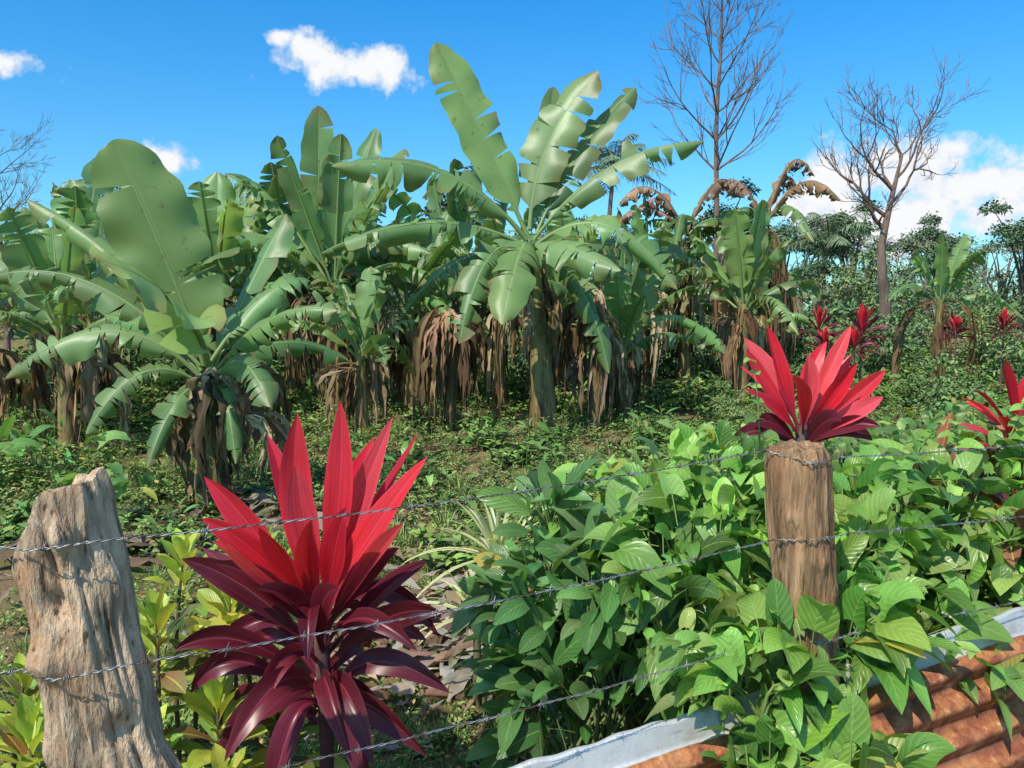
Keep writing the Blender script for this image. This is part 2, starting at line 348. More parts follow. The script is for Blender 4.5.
# ------------------------------------------------------------ banana plants
BG=[(.15,.265,.085),(.20,.33,.12),(.11,.215,.07),(.25,.37,.12)]
BR=[(.24,.155,.08),(.33,.22,.12),(.16,.10,.05),(.42,.32,.19)]
def pstem(mb,h,r,lean=(0,0)):
    t=np.linspace(0,1,14); P=np.stack([lean[0]*t**1.5,lean[1]*t**1.5,h*t-.1],-1); R=r*(1.12-.5*t)
    C=A([.24,.155,.07])*(1-t)[:,None]+A([.25,.25,.09])*t[:,None]; tube(mb,P,R,C,1,14)
    for k in range(18):
        a=rng.uniform(0,6.28); z=rng.uniform(.05,.8)*h; rr=r*(1.16-.5*z/h); d=A([math.cos(a),math.sin(a),0]); lt=(z/h)**1.5
        p=A([lean[0]*lt,lean[1]*lt,z])+d*rr; L=h*rng.uniform(.15,.4)
        leaf(mb,p+UP*L*.5,p+d*.02,p-UP*L*.5+d*rng.uniform(.0,.09)+rng.normal(0,.02,3),r*rng.uniform(.3,.9),p_strap,d+rng.normal(0,.3,3),9,5,rng.uniform(-.9,.2),jit(BR[rng.integers(3)],.3),jit(BR[2],.3),2,.35)
    return P[-1]+A([0,0,.05])
def deadleaf(mb,p0,p1,p2,W,d):
    """withered leaf: a rib with narrow shredded fibres hanging along it"""
    N=14; t=np.linspace(0,1,N); cc=jit(BR[rng.integers(4)],.25,.06)
    base=bez(p0,p1,p2,t)+np.cumsum(rng.normal(0,.012,(N,3)),0)
    tube(mb,base,.012*(1-t)+.004,cc*.8,2,4)
    for q in range(7):
        off=rng.normal(0,1,3)*W*.28; off[2]=rng.normal(0,.05)
        u0=rng.uniform(0,.45); u1=rng.uniform(.7,1.0); tt=u0+(u1-u0)*t
        P=np.stack([np.interp(tt,t,base[:,k]) for k in range(3)],-1)+off*np.sin(t*1.9)[:,None]+np.cumsum(rng.normal(0,.006,(N,3)),0)-UP*(.12*t**2)[:,None]
        leaf(mb,None,None,None,W*rng.uniform(.16,.5),p_lanc,d+rng.normal(0,.8,3),N,5,rng.uniform(-.9,.9),cc*rng.uniform(.7,1.2),cc*rng.uniform(.5,1.1),2,.6,0,None,22,P)
def skirt(mb,top,h,n,r):
    for k in range(n):
        a=rng.uniform(0,6.28); d=A([math.cos(a),math.sin(a),0]); z0=h*rng.uniform(.65,1.02); o=rng.uniform(.05,.6)
        p0=A([top[0]*z0/h,top[1]*z0/h,z0])+d*r*.7; p2=p0+d*o*.8-UP*z0*rng.uniform(.35,.95)+rng.normal(0,.08,3)*A([1,1,0]); p1=p0+d*o*1.5+UP*.08
        deadleaf(mb,p0,p1,p2,rng.uniform(.12,.32),d)
def banana(h=1.9,L=2.0,n=9,nd=7,r=.13,lean=(0,0),W=.55,up=1.):
    mb=MB(); top=pstem(mb,h,r,lean); a0=rng.uniform(0,6.28)
    for i in range(n):
        age=i/(n-1); az_=a0+i*2.4+rng.normal(0,.2); d=A([math.cos(az_),math.sin(az_),0]); LL=L*rng.uniform(.8,1.1)*(.8+.3*min(1,age*2))
        e=math.radians(84-42*age**.8); p0=top-UP*.12*age*h+d*.03
        dd=d*math.cos(e)+UP*math.sin(e); p1=p0+dd*LL*.58; hor=.16+.62*age; ver=(.98-1.15*age**1.2)*up
        p2=p0+d*LL*hor*1.05+UP*LL*ver
        nh=UP*.5-d*(1.1-age)+rng.normal(0,.45,3)*A([1,1,.3])
        banana_leaf(mb,p0,p1,p2,W*rng.uniform(.8,1.15),nh,.35 if age<.4 else .1,.5+.6*age,int(3+13*age),jit(BG[rng.integers(4)],.15,.06),0,.9+1.0*age)
    skirt(mb,top,h,nd,r)
    return mb.mesh('banana_plant',[M_ban,M_bstem,M_dead])
def place(me,x,y,s=1.,rz=0.,name='banana_plant'):
    o=bpy.data.objects.new(name,me); o.location=(x,y,float(gh(x,y))-.05); o.scale=(s,s,s); o.rotation_euler=(0,0,rz); sc.collection.objects.link(o); return o

def hero(base,unit,stem,leaves,r,nd,extra=None):
    mb=MB(); top=pstem(mb,stem[1]/unit,r,(stem[0]/unit,0))
    for (bx,bz,cx,cz,tx,tz,dy,W,fx,fz,fold,dr,te,ci) in leaves:
        p0=A([bx,0,bz])/unit; p1=A([cx,dy*.5,cz])/unit; p2=A([tx,dy,tz])/unit
        banana_leaf(mb,p0,p1,p2,W/unit,(fx,-1,fz),fold,dr,te,jit(BG[ci],.08,.04),0,.6+.11*te,40)
    skirt(mb,top,stem[1]/unit,nd,r)
    if extra: extra(mb)
    o=mb.obj('banana_plant',[M_ban,M_bstem,M_dead],(base[0],base[1],-.02)); return o
def centre_extra(mb):
    for (sx,sy,h) in [(-1.25,.5,1.6),(.62,.35,1.7)]:
        t=np.linspace(0,1,8); tube(mb,np.stack([sx+.1*t,sy+0*t,h*t-.1],-1),.10-.04*t,(.2,.14,.07),1,12)
        for k in range(14):
            a=rng.uniform(0,6.28); d=A([math.cos(a),math.sin(a),0]); p0=A([sx,sy,h*rng.uniform(.7,1.1)])+d*.05; p2=p0+d*rng.uniform(.1,.45)-UP*p0[2]*rng.uniform(.5,.95)
            deadleaf(mb,p0,p0+d*.4+UP*.1,p2,rng.uniform(.12,.32),d)
hero((.41,9.7),81,(-14,195),[
 (-18,205,-62,300,-105,384,-10,50,.3,.3,.2,.35,3,3),
 (-16,210,-12,300,52,366,20,50,-.2,.4,.2,.35,4,1),
 (-15,205,0,280,10,362,60,30,.5,.1,.3,.2,2,0),
 (-10,205,30,300,92,356,40,40,-.5,.6,.2,.5,6,2),
 (-12,200,55,290,148,290,-20,42,-.1,1.,-.1,.9,12,1),
 (-18,200,-90,290,-198,262,-50,56,.1,.9,.0,.8,12,0),
 (-20,195,-110,240,-215,185,-25,44,.1,.7,-.1,.9,16,0),
 (-18,190,-60,215,-82,100,-60,38,.3,.6,.1,.7,12,0),
 (-10,195,60,250,122,150,-40,46,-.2,.9,.1,.8,14,1),
 (-15,190,0,205,62,165,-90,50,-.1,.9,.1,.7,7,1),
 (-15,190,-22,215,-42,118,-95,48,.1,.8,.1,.6,6,3),
 (-10,190,80,210,170,180,60,46,-.2,.9,0,1.,14,2),
 (-18,190,-100,200,-150,120,40,42,.2,.8,0,1.,14,2),
 (-15,190,40,180,60,70,-30,34,.2,.3,0,1.,12,2)],.15,8,centre_extra)
hero((-2.42,6.2),127,(8,150),[
 (0,150,-20,250,-62,362,-40,84,.25,.45,.15,.3,3,3),
 (0,150,20,230,-20,245,-160,78,.0,.8,.1,.35,3,3),
 (-4,145,-70,260,-192,318,40,40,.1,1.,-.1,.8,8,1),
 (-5,150,-110,270,-205,236,-10,44,.1,.9,-.05,.9,12,0),
 (2,150,60,250,92,236,60,56,-.3,.8,.1,.7,8,1),
 (4,140,30,230,60,310,90,46,-.3,.3,.1,.5,6,2),
 (-6,140,-80,230,-175,140,-40,52,.1,.9,.1,.8,14,1),
 (6,140,70,220,140,205,-30,40,-.1,.9,0,.9,12,0),
 (6,130,50,190,88,118,-80,38,.0,.7,.1,.8,8,2),
 (-4,130,-50,180,-90,90,-60,40,.1,.6,.1,.8,12,0),
 (0,125,-10,150,-30,60,-70,34,.1,.5,.1,.8,10,2),
 (4,125,30,150,45,60,-50,34,-.1,.5,.1,.8,10,2),
 (-5,140,-60,190,-140,200,80,44,.1,.8,0,.9,12,0),
 (4,135,60,200,130,150,70,40,-.1,.8,0,.9,12,2)],.13,12)
protos=[banana(1.9,2.1,11,12),banana(2.2,2.2,12,13,W=.6),banana(1.7,2.0,10,14,up=.9),banana(2.0,2.3,9,12,up=1.15,W=.5),banana(1.5,1.8,9,8,.10)]
for x,y,k,s in [(-8.2,11,0,1.),(-6.6,12.2,1,1.),(-5.6,10.6,2,.95),(-4.4,11.8,0,1.05),(-3.5,12.6,1,.95),(-2.6,11.6,3,1.05),(-1.6,12.2,2,1.05),(-.9,13.4,3,1.05),(-7.5,14.5,1,1.05),(-5.2,15,3,1.05),(-3.1,15.4,1,1.05),
    (-.2,12.3,1,.92),(.9,14,0,1.),(1.7,11.9,2,.9),(2.5,14.5,1,.95),(-9.5,13,2,1.1),(-4.9,8.6,4,1.0),(-6.1,8.9,2,.8),(3.8,13.,0,.95),(4.6,15.,2,.9),(-1.9,9.9,4,.8),(1.5,10.6,4,.8)]:
    place(protos[k],x,y,s,rng.uniform(0,6.28))
slim=banana(2.0,1.5,7,4,.09,W=.4,up=1.0); place(slim,7.9,14.6,1.0,1.1)
hero((-2.85,12.0),66,(0,150),[
 (0,150,-4,220,0,305,0,36,.2,.2,.2,.2,1,0),(0,150,30,220,52,288,20,32,-.3,.2,.2,.3,3,2),(0,150,50,210,85,262,-10,30,-.5,.4,.1,.4,4,0),
 (0,150,-50,230,-95,240,0,36,.3,.7,0,.8,8,2),(0,148,-60,200,-125,170,-30,36,.2,.9,0,.9,10,0),(0,148,60,190,110,160,-30,38,-.2,.9,0,.9,10,0),(0,140,20,160,40,100,-50,36,0,.7,0,.9,9,2),(0,140,-30,160,-60,95,-50,36,0,.7,0,.9,9,0)],.14,14)
def old_plant(x,y,hh,specs):
    mb=MB(); top=pstem(mb,hh,.12)
    for a,l,z in specs:
        d=A([math.cos(a),math.sin(a),0]); p0=top
        banana_leaf(mb,p0,p0+d*l*.5+UP*(z+.9),p0+d*l+UP*z,.46,UP+d*.3+A([0,-.6,0]),-.2,1.2,12,jit((.36,.21,.13),.15),2,2.2,30,(.24,.15,.08),.022)
    for k in range(5):
        a=rng.uniform(0,6.28); d=A([math.cos(a),math.sin(a),0]); banana_leaf(mb,top,top+d*.7+UP*.8,top+d*1.4-UP*.4,.42,UP,0,1.,12,jit(BG[0]),0,1.6)
    skirt(mb,top,hh,14,.12); mb.obj('banana_plant',[M_ban,M_bstem,M_dead],(x,y,0))
old_plant(3.2,14.6,3.0,[(3.3,1.3,.5),(3.0,1.5,.1),(.1,1.1,.7),(2.8,1.0,.3)])
old_plant(4.75,15.0,3.2,[(0.2,1.0,1.0),(-.3,1.3,.5),(3.0,1.0,.5),(.5,.9,.6)])

# ------------------------------------------------------------ cordylines
RED=[(.76,.035,.055),(.62,.020,.040),(.82,.085,.11)]; DK=[(.105,.015,.028),(.16,.018,.035),(.07,.013,.022)]
def cordy_hero(loc,unit,lvs,nrand=0):
    mb=MB(); tube(mb,[(0.0,0,-loc[2]-.05),(.01,0,-loc[2]*.5),(0,0,.02)],[.022,.02,.022],(.10,.05,.05),1,8)
    lvs=list(lvs)
    for k in range(nrand):
        a=k*2.4; z=-20-100*k/nrand; r=rng.uniform(85,132); up=rng.uniform(30,85)*(1-.5*k/nrand)
        tx,dy=r*math.cos(a),r*math.sin(a)*.9; lvs.append((tx*.04,z,tx*.5,z+up*1.1,tx,z+up*.5-rng.uniform(0,50),dy,rng.uniform(22,28),1,-tx/300))
    for (bx,bz,cx,cz,tx,tz,dy,W,kind,fx) in lvs:
        p0=A([bx,0,bz])/unit;p1=A([cx+rng.normal(0,9),dy*.6,cz+(10 if kind else 0)])/unit;p2=A([tx,dy,tz-(6 if kind else 0)])/unit
        N=18
        if kind==0: c0,c1=jit(DK[1],.1)*1.5,jit(RED[rng.integers(3)],.12)
        else: c0,c1=jit(DK[0],.15),jit(DK[rng.integers(3)],.25)
        nh=A([fx,-1,.45])+rng.normal(0,.28,3)
        leaf(mb,p0,p1,p2,W/unit,p_cord,nh,N,9,rng.uniform(.2,.7),c0,c1,0,.13,0,None,9)
        C=mb.c[-1].reshape(N,9,3)
        t=np.linspace(0,1,N)[:,None,None]
        if kind==0:
            k=np.clip((t-.08-rng.uniform(0,.15))/.28,0,1); C=c0*(1-k)+c1*k+np.zeros((N,9,3))
        ed=(np.abs(np.linspace(-1,1,9))>.9)[None,:,None]*.5
        C=C*(1-ed)+np.clip(c1*1.3+A([.06,.02,.03]),0,.9)*ed
        mb.c[-1]=C.reshape(-1,3)
    return mb.obj('red_cordyline',[M_cor,M_bark],loc)
lv=[]
for l in [(0,-20,30,100,27,203,-10,31),(-2,-20,-20,90,-20,188,10,34),(4,-20,28,70,76,186,0,28),(6,-20,46,50,112,150,-20,31),(6,-30,55,50,95,98,-70,27),(-4,-20,-45,80,-108,128,-10,31),(-6,-25,-45,66,-92,100,-60,29),(2,-20,2,90,-4,150,-60,31),
          (-4,-25,-40,60,-58,86,-90,27),(6,-25,30,70,48,118,-90,29),(0,-20,0,70,52,160,40,28),(-2,-20,-20,90,-64,160,50,27),(0,-20,40,60,98,165,30,25),(0,-20,-50,46,-90,72,-40,27),(0,-20,10,60,20,110,-100,27),(0,-20,-10,60,-30,100,-90,27)]:
    lv.append((*l,0,-l[4]/250.))
for l in [(-5,-60,-60,20,-125,58,-30,29),(-6,-70,-70,-5,-128,50,30,26),(-6,-90,-60,-10,-122,-20,-60,29),(-5,-110,-60,-30,-125,-82,-20,30),(-6,-120,-50,-70,-95,-146,-40,30),(6,-60,60,10,112,55,-30,27),(6,-70,70,0,126,8,-40,28),(6,-80,60,-10,122,-26,20,26),
          (6,-110,60,-30,132,-82,-20,27),(6,-120,50,-70,112,-138,-40,30),(0,-100,-20,-20,-60,-100,-110,29),(2,-100,25,-30,70,-110,-100,28),(0,-60,-10,20,-35,50,-90,27),(2,-60,20,20,40,50,-90,28),(-3,-110,-20,-80,-40,-190,-60,30),(4,-110,30,-90,60,-190,-50,30),
          (-5,-130,-80,-80,-130,-150,20,28),(4,-40,30,30,88,75,-50,25),(-4,-40,-35,30,-82,64,-60,25)]:
    lv.append((*l,1,-l[4]/250.))
cordy_hero((-.528,2.1,.806),366,lv,15)
def cordy(h,L,n,br,nd):
    mb=MB(); tube(mb,[(0,0,-h),(.01,0,-h*.5),(0,0,0)],[.02,.018,.02],(.13,.08,.06),1,7)
    for i in range(n+nd):
        age=i/(n+nd); az_=i*2.4+rng.normal(0,.2); e=math.radians(82-75*age+rng.normal(0,5)); d=A([math.cos(az_),math.sin(az_),0]); LL=L*rng.uniform(.8,1.1); dd=d*math.cos(e)+UP*math.sin(e); p0=-UP*L*.35*age
        c=jit(RED[rng.integers(3)],.12) if i<n*br+2 else jit(DK[rng.integers(3)],.2)
        leaf(mb,p0,p0+dd*LL*.6,p0+dd*LL-UP*LL*.2*(1+age),L*.14,p_cord,-d*(1-age)+UP*.7+rng.normal(0,.3,3),9,5,.4,c*.6,c,0,.1)
    return mb.mesh('red_cordyline',[M_cor,M_bark])
cm=cordy(1.2,.38,17,.9,8); cm2=cordy(1.6,.5,20,.4,14)
lv=[]
for l in [(0,-10,-25,60,-38,105,0,21),(0,-10,20,60,50,105,10,19),(0,-10,-40,40,-62,82,-10,21),(0,-10,45,40,72,62,-20,20),(0,-10,-35,20,-68,45,-30,19),(2,-10,40,20,62,38,-40,19),(0,-10,8,50,-5,78,-20,21),(0,-10,-15,40,-30,60,-50,20),(2,-10,20,40,35,70,-40,20),(0,-10,20,50,38,88,40,19),(0,-10,-20,50,-50,92,40,19),(0,-10,-30,35,-55,62,30,19),(0,-10,35,35,60,75,30,19)]: lv.append((*l,0,-l[4]/120.))
for l in [(0,-20,-30,10,-60,18,-40,20),(0,-20,30,10,60,15,-40,20),(0,-20,5,15,10,25,-70,21),(0,-25,40,5,72,-5,0,20),(0,-25,-40,5,-72,-5,0,20)]: lv.append((*l,1,-l[4]/120.))
cordy_hero((1.04,2.8,1.17),281,lv,0)
def pl(me,x,y,z,s,rz):
    o=bpy.data.objects.new('red_cordyline',me); o.location=(x,y,z); o.scale=(s,s,s); o.rotation_euler=(0,0,rz); sc.collection.objects.link(o)
pl(cm,1.92,2.95,1.12,1.0,.5)
for x,y,z,s in [(5.05,13,1.3,.9),(5.85,13.2,1.25,1.1),(8.1,13,1.3,.8),(5.0,12.6,1.0,.8),(7.2,12.8,1.25,.7),(.85,12.6,1.2,.8),(5.6,12.9,1.0,.8)]: pl(cm2,x,y,z,s,rng.uniform(0,6))

# ------------------------------------------------------------ leafy masses
def mass(name,mats,ells,size,prof,W,cols,lobe=0.,fold=.25,base=None,stemcol=(.1,.15,.05),nstem=7,droop=.3,upb=.7,N=7,wave=.08,dark=.0,outw=.7):
    mb=MB(); cnt=0
    for (cx,cy,cz,rx,ry,rz,n) in ells:
        c=A([cx,cy,cz]); R=A([rx,ry,rz])
        for i in range(n):
            d=rdir(); d[2]=d[2] if rng.random()<.4 else abs(d[2]); p=c+d*R*rng.uniform(.6,1.12); L=size*rng.choice([.45,.65,.85,1.,1.15,1.4])*rng.uniform(.85,1.1); a=nz(d*outw+rng.normal(0,.55,3)+A([0,0,.05]))
            nh=d*.6+UP*upb+A([0,-.25,0])+rng.normal(0,.34,3); p0=p
            col=cols[rng.integers(len(cols))]
            if isinstance(col[0],tuple): c0,c1=jit(col[0],.12),jit(col[1],.12)
            else: c0=jit(col,.24,.09); c1=c0*1.1
            if rng.random()<.02: c0=jit((.38,.33,.07),.2); c1=c0
            leaf(mb,p0,p0+a*L*.5+UP*L*.12,p0+a*L-UP*L*droop*rng.uniform(.3,1.3),L*W*rng.uniform(.85,1.15),prof,nh,N,5,fold*rng.uniform(.3,1.5),c0,c1,0,wave,lobe,None,8)
            cnt+=1
            if cnt%nstem==0:
                b=A([cx+rng.normal(0,rx*.3),cy+rng.normal(0,ry*.3),max(0,cz-rz*1.2)]) if base is None else A(base)+rng.normal(0,.04,3)*A([1,1,0])
                tube(mb,bez(b,(b+p)/2+UP*.1+rng.normal(0,.05,3),p,np.linspace(0,1,7)),[.006,.006,.005,.005,.004,.003,.002],stemcol,1,5)
            else:
                q=p-a*L*.5-UP*L*.25; tube(mb,[q,(q+p)/2+UP*.003,p],.0018,stemcol,1,4)
    return mb.obj(name,mats)
VC=[(.17,.31,.055),(.22,.39,.08),(.11,.23,.05),(.29,.44,.11),(.16,.31,.065)]
mass('climbing_vine',[M_broad,M_twig],[
 (.62,2.35,.95,.22,.25,.24,140),(.48,2.25,.80,.20,.22,.30,120),(.95,2.35,.82,.30,.28,.26,200),(1.35,2.6,.82,.36,.30,.26,220),(1.8,2.9,.85,.42,.35,.28,210),(1.1,2.2,.58,.35,.2,.26,150),(1.6,2.55,.6,.45,.25,.28,150),
 (.60,1.80,.68,.20,.09,.20,95),(.85,1.94,.78,.14,.08,.15,55),(.70,1.72,.52,.22,.07,.14,70),(.60,2.7,.7,.5,.3,.40,170)],
 .112,p_heart,.80,VC,.22,.28,None,(.18,.25,.08),7,.45,N=9)
mass('climbing_vine',[M_broad,M_twig],[(1.5,3.6,.72,.7,.5,.33,430),(2.6,4.2,.72,.8,.6,.33,430),(1.0,4.2,.42,.6,.6,.30,260),(3.6,5.2,.7,.9,.7,.33,340),(2.2,5.6,.5,.9,.7,.33,340)],.080,p_heart,.78,[(.17,.28,.08),(.22,.34,.10),(.13,.21,.06)],.2,.28,None,(.14,.2,.07),9,.4,N=6)
mass('green_shrub',[M_broad,M_twig],[(.12,2.5,.60,.20,.18,.24,140),(.35,2.45,.62,.20,.18,.30,150),(.22,2.4,.36,.26,.16,.22,130),(.12,2.6,.86,.09,.09,.14,34),(.52,2.4,.5,.14,.15,.3,80),(0.02,2.55,.35,.12,.15,.22,50)],
 .140,p_ell,.42,[(.10,.22,.07),(.14,.27,.09),(.19,.33,.12),(.08,.18,.055)],0,.3,None,(.14,.18,.07),6,.15,.6,outw=.9,N=8)
YC=[((.42,.48,.06),(.24,.36,.06)),((.64,.62,.09),(.32,.44,.07)),((.14,.27,.055),(.2,.33,.07)),((.30,.10,.05),(.16,.16,.05)),((.15,.27,.05),(.55,.55,.09)),((.10,.05,.035),(.14,.15,.035))]
def croton(name,tips,L):
    mb=MB()
    for (x,y,z) in tips:
        b=A([x+rng.normal(0,.05),y+rng.normal(0,.05),0]); tp=A([x,y,z]); P=bez(b,(b+tp)/2+rng.normal(0,.03,3),tp,np.linspace(0,1,6)); tube(mb,P,[.009,.008,.008,.007,.006,.004],(.12,.1,.07),1,6)
        for i in range(22):
            age=i/22; az_=i*2.4; e=math.radians(75-70*age); d=A([math.cos(az_),math.sin(az_),0]); LL=L*rng.uniform(.75,1.1)*(.7+.4*age); dd=d*math.cos(e)+UP*math.sin(e); p0=tp-UP*L*.9*age
            if age<.35: c=YC[[0,1,4][rng.integers(3)]]
            else: c=YC[rng.integers(6)]
            leaf(mb,p0,p0+dd*LL*.55,p0+dd*LL-UP*LL*.2*(.5+age),LL*.33,p_obov,-d*(1-age)+UP*.9+rng.normal(0,.2,3),9,5,.3,jit(c[0],.15),jit(c[1],.15),0,.12)
    return mb.obj(name,[M_cro,M_twig])
croton('croton',[(-.98,2.1,.74),(-1.12,2.25,.62),(-.85,2.3,.72),(-1.22,2.05,.52),(-.80,2.05,.52),(-.95,1.95,.47),(-.68,2.2,.44),(-1.05,2.45,.80),(-.86,2.5,.78),(-.76,2.35,.84),(-.95,2.3,.57),(-.62,2.4,.62)],.20)
croton('croton',[(-1.25,1.95,.48),(-1.35,2.1,.42),(-1.15,1.85,.36),(-1.42,2.2,.52),(-.9,1.9,.32),(-.75,1.95,.34),(-1.05,2.0,.52),(-1.3,2.3,.57)],.20)
mass('croton',[M_cro,M_twig],[(1.75,2.5,.80,.22,.18,.16,60),(1.55,2.75,.9,.2,.2,.12,40),(2.0,2.9,.87,.25,.2,.18,50)],.17,p_obov,.34,[(.20,.09,.05),(.32,.11,.06),(.10,.17,.05),(.15,.05,.035)],0,.3,None,(.12,.1,.06),8,.2,.6)
def strap(x,y,z0,L,n,name):
    mb=MB(); tube(mb,[(0,0,0),(0,0,z0)],[.02,.015],(.15,.13,.08),1,6)
    for i in range(n):
        age=i/n; az_=i*2.4; e=math.radians(82-70*age); d=A([math.cos(az_),math.sin(az_),0]); LL=L*rng.uniform(.8,1.1); dd=d*math.cos(e)+UP*math.sin(e); p0=UP*z0+d*.01
        leaf(mb,p0,p0+dd*LL*.6,p0+dd*LL-UP*LL*(.15+.4*age)+d*LL*.1,.028,p_strap,-d*(1-age)+UP+rng.normal(0,.15,3),10,5,.4,jit((.40,.46,.2),.15),jit((.6,.6,.34),.15),0,.05)
    mb.obj(name,[M_strap,M_twig],(x,y,0))
strap(-.06,3.2,.56,.38,34,'variegated_dracaena'); strap(-.14,3.05,.36,.3,26,'variegated_dracaena')
mass('taro_plant',[M_broad,M_twig],[(-3.0,5.4,.25,.5,.3,.2,14),(-1.0,6.6,.22,.6,.4,.2,16),(.5,5.2,.25,.5,.4,.2,20),(-4.0,6.8,.35,.5,.4,.25,30)],.20,p_heart,.7,[(.14,.27,.07),(.18,.32,.09)],.2,.2,None,(.1,.16,.05),2,.5,.8)

def shoots():
    mb=MB()
    for (x,y,z,dx,h) in [(.80,2.5,1.1,-.05,.34),(.55,2.4,1.1,.05,.14),(1.25,2.5,1.05,.1,.2),(1.5,2.6,1.05,-.06,.18),(1.75,2.8,1.1,.1,.2),(.4,2.3,1.,-.1,.12),(.72,1.85,.75,-.18,-.2),(.52,1.8,.8,-.2,.05),(.95,1.95,.8,.2,-.05),(1.05,2.3,1.05,.12,.12),(1.3,2.02,.72,.12,-.12)]:
        b=A([x,y,z-.1]); tp=A([x+dx,y-.05,z+h]); c=(b+tp)/2+A([-dx*.3,0,.06]); tube(mb,bez(b,c,tp,np.linspace(0,1,9)),np.linspace(.004,.0015,9),(.2,.28,.09),1,5)
        for u in np.linspace(.15,1,8):
            p=bez(b,c,tp,A([u]))[0]; a_=rng.uniform(0,6.28); a=A([math.cos(a_),math.sin(a_)-.2,.2]); L=.10*(1.25-u*.8); leaf(mb,p,p+a*L*.5+UP*.01,p+a*L-UP*L*.3,L*.75,p_heart,UP+A([0,-.5,0])+rng.normal(0,.2,3),8,5,.25,jit(VC[rng.integers(5)],.15)*1.1,None,0,.08,.2)
    mb.obj('climbing_vine',[M_broad,M_twig])
shoots()

# ------------------------------------------------------------ leaf litter
def litter():
    mb=MB()
    def one(x,y,L,far=1.):
        a=rng.uniform(0,6.28); d=A([math.cos(a),math.sin(a),0]); p=A([x,y,float(gh(x,y))+rng.uniform(.01,.06)]); c=A([(.32,.27,.22),(.25,.17,.11),(.40,.34,.28),(.18,.12,.08),(.30,.21,.13)][rng.integers(5)])*far
        leaf(mb,p,p+d*L*.5+UP*rng.uniform(.0,.1)*L*3,p+d*L+UP*rng.uniform(-.02,.03),L*rng.uniform(.14,.28),p_lanc,UP+rng.normal(0,.5,3),9,5,rng.uniform(-.8,.9),jit(c,.25),jit(c,.25),0,.45)
    for i in range(330): one(-.45+rng.normal(0,.28),3.9+rng.normal(0,.38),rng.uniform(.12,.36))
    for i in range(170): one(-3.0+rng.normal(0,.6),4.9+rng.normal(0,.4),rng.uniform(.15,.5),.75)
    for i in range(130): one(-2.1+rng.normal(0,.6),5.9+rng.normal(0,.4),rng.uniform(.15,.5),.7)
    for i in range(60): one(.1+rng.normal(0,.9),9.0+rng.normal(0,.6),rng.uniform(.15,.5),.5)
    for i in range(380): one(rng.uniform(-3.,1.2),rng.uniform(2.6,7.5),rng.uniform(.06,.2),.75)
    mb.obj('leaf_litter',[M_dead])
litter()

# ------------------------------------------------------------ fence posts
def post(name,base,top,rfun,topz,mat,colf,knots,seed,NA=96,NZ=150,rough=1.):
    base=A(base,float);top=A(top,float); ax=top-base; LA=_norm(ax)
    mb=MB(); th=np.linspace(0,2*math.pi,NA+1); G=np.zeros((NZ,NA+1,3)); C=np.zeros((NZ,NA+1,3))
    for i in range(NZ):
        u=i/(NZ-1)
        for j in range(NA+1):
            a=th[j]; ca,sa=math.cos(a),math.sin(a); uu=u*topz(a)
            q=Vector((ca*1.1,sa*1.1,uu*4+seed)); q2=Vector((ca*3.2,sa*3.2,uu*2.+seed)); q3=Vector((ca*9,sa*9,uu*5+seed)); q4=Vector((ca*2,sa*2,uu*14+seed))
            r=rfun(uu)*(1+rough*(.18*mnoise.noise(q)+.13*mnoise.noise(q2)+.06*mnoise.noise(q3)+.09*mnoise.noise(q4)-.16*max(0,.2-abs(mnoise.noise(q2*1.3)))*2))
            for (ka,kz,kr,kh) in knots:
                da=math.atan2(math.sin(a-ka),math.cos(a-ka)); dd=((da*rfun(uu))**2+((uu-kz)*LA)**2)/kr**2; r+=kh*math.exp(-dd)
            r*=1-.14*max(0,(u-.96)/.04)**2
            G[i,j]=base+ax*uu+A([ca*r,sa*r,0]); C[i,j]=colf(a,uu)
    G[:,-1]=G[:,0]
    mb.grid(G,np.stack(np.broadcast_arrays(np.linspace(0,1,NZ)[:,None],(th/6.2832)[None]),-1),C,0)
    cen=G[-1].mean(0); K=9; cap=np.zeros((K,NA+1,3))
    for k in range(K):
        f=1-k/(K-1)
        for j in range(NA+1):
            p=cen+(G[-1,j]-cen)*max(f,.01); p[2]+= (.014*mnoise.noise(Vector((p[0]*40,p[1]*40,seed)))+.004)*min(1,(1-f)*6); cap[k,j]=p
    mb.grid(cap,np.zeros((K,NA+1,2)),A(colf(0,1))*1.05*np.ones((K,NA+1,3)),0)
    return mb.obj(name,[mat])
def topL(a):
    x=math.cos(a); s=.985+.034*math.tanh((x+.1)*3.0)+.006*math.sin(a*3+1)+.004*math.sin(a*7)
    s-=.016*math.exp(-((a-4.35)/.28)**2); return s
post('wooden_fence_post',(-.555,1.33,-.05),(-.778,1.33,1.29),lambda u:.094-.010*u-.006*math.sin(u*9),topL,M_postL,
     lambda a,u:A([.58,.43,.29])*(1-.25*max(0,-math.cos(a-.3))),[(-1.9,.80,.03,.026),(-.9,.70,.028,-.024),(-.2,.62,.05,.024),(math.pi,.90,.07,.026),(-1.2,.955,.025,.020),(-1.6,.87,.022,-.024),(-.6,.88,.04,.018),(-2.2,.68,.04,.020),(-1.3,.60,.03,-.018)],3.,120,200,1.5)  # left flank painted darker, side shade put into the wood colour
post('wooden_fence_post',(.80,1.87,-.05),(.685,1.87,1.272),lambda u:.062+.012*u,lambda a:1+.004*math.sin(a*2)+.002*math.sin(a*9),M_postR,
     lambda a,u:A([.46,.28,.15])*(.75+.5*mnoise.noise(Vector((math.cos(a)*2,math.sin(a)*2,u*3)))),[(-1.3,.8,.02,.008),(-2.2,.88,.02,.006),(-.7,.74,.018,.007)],11.,110,160,.8)

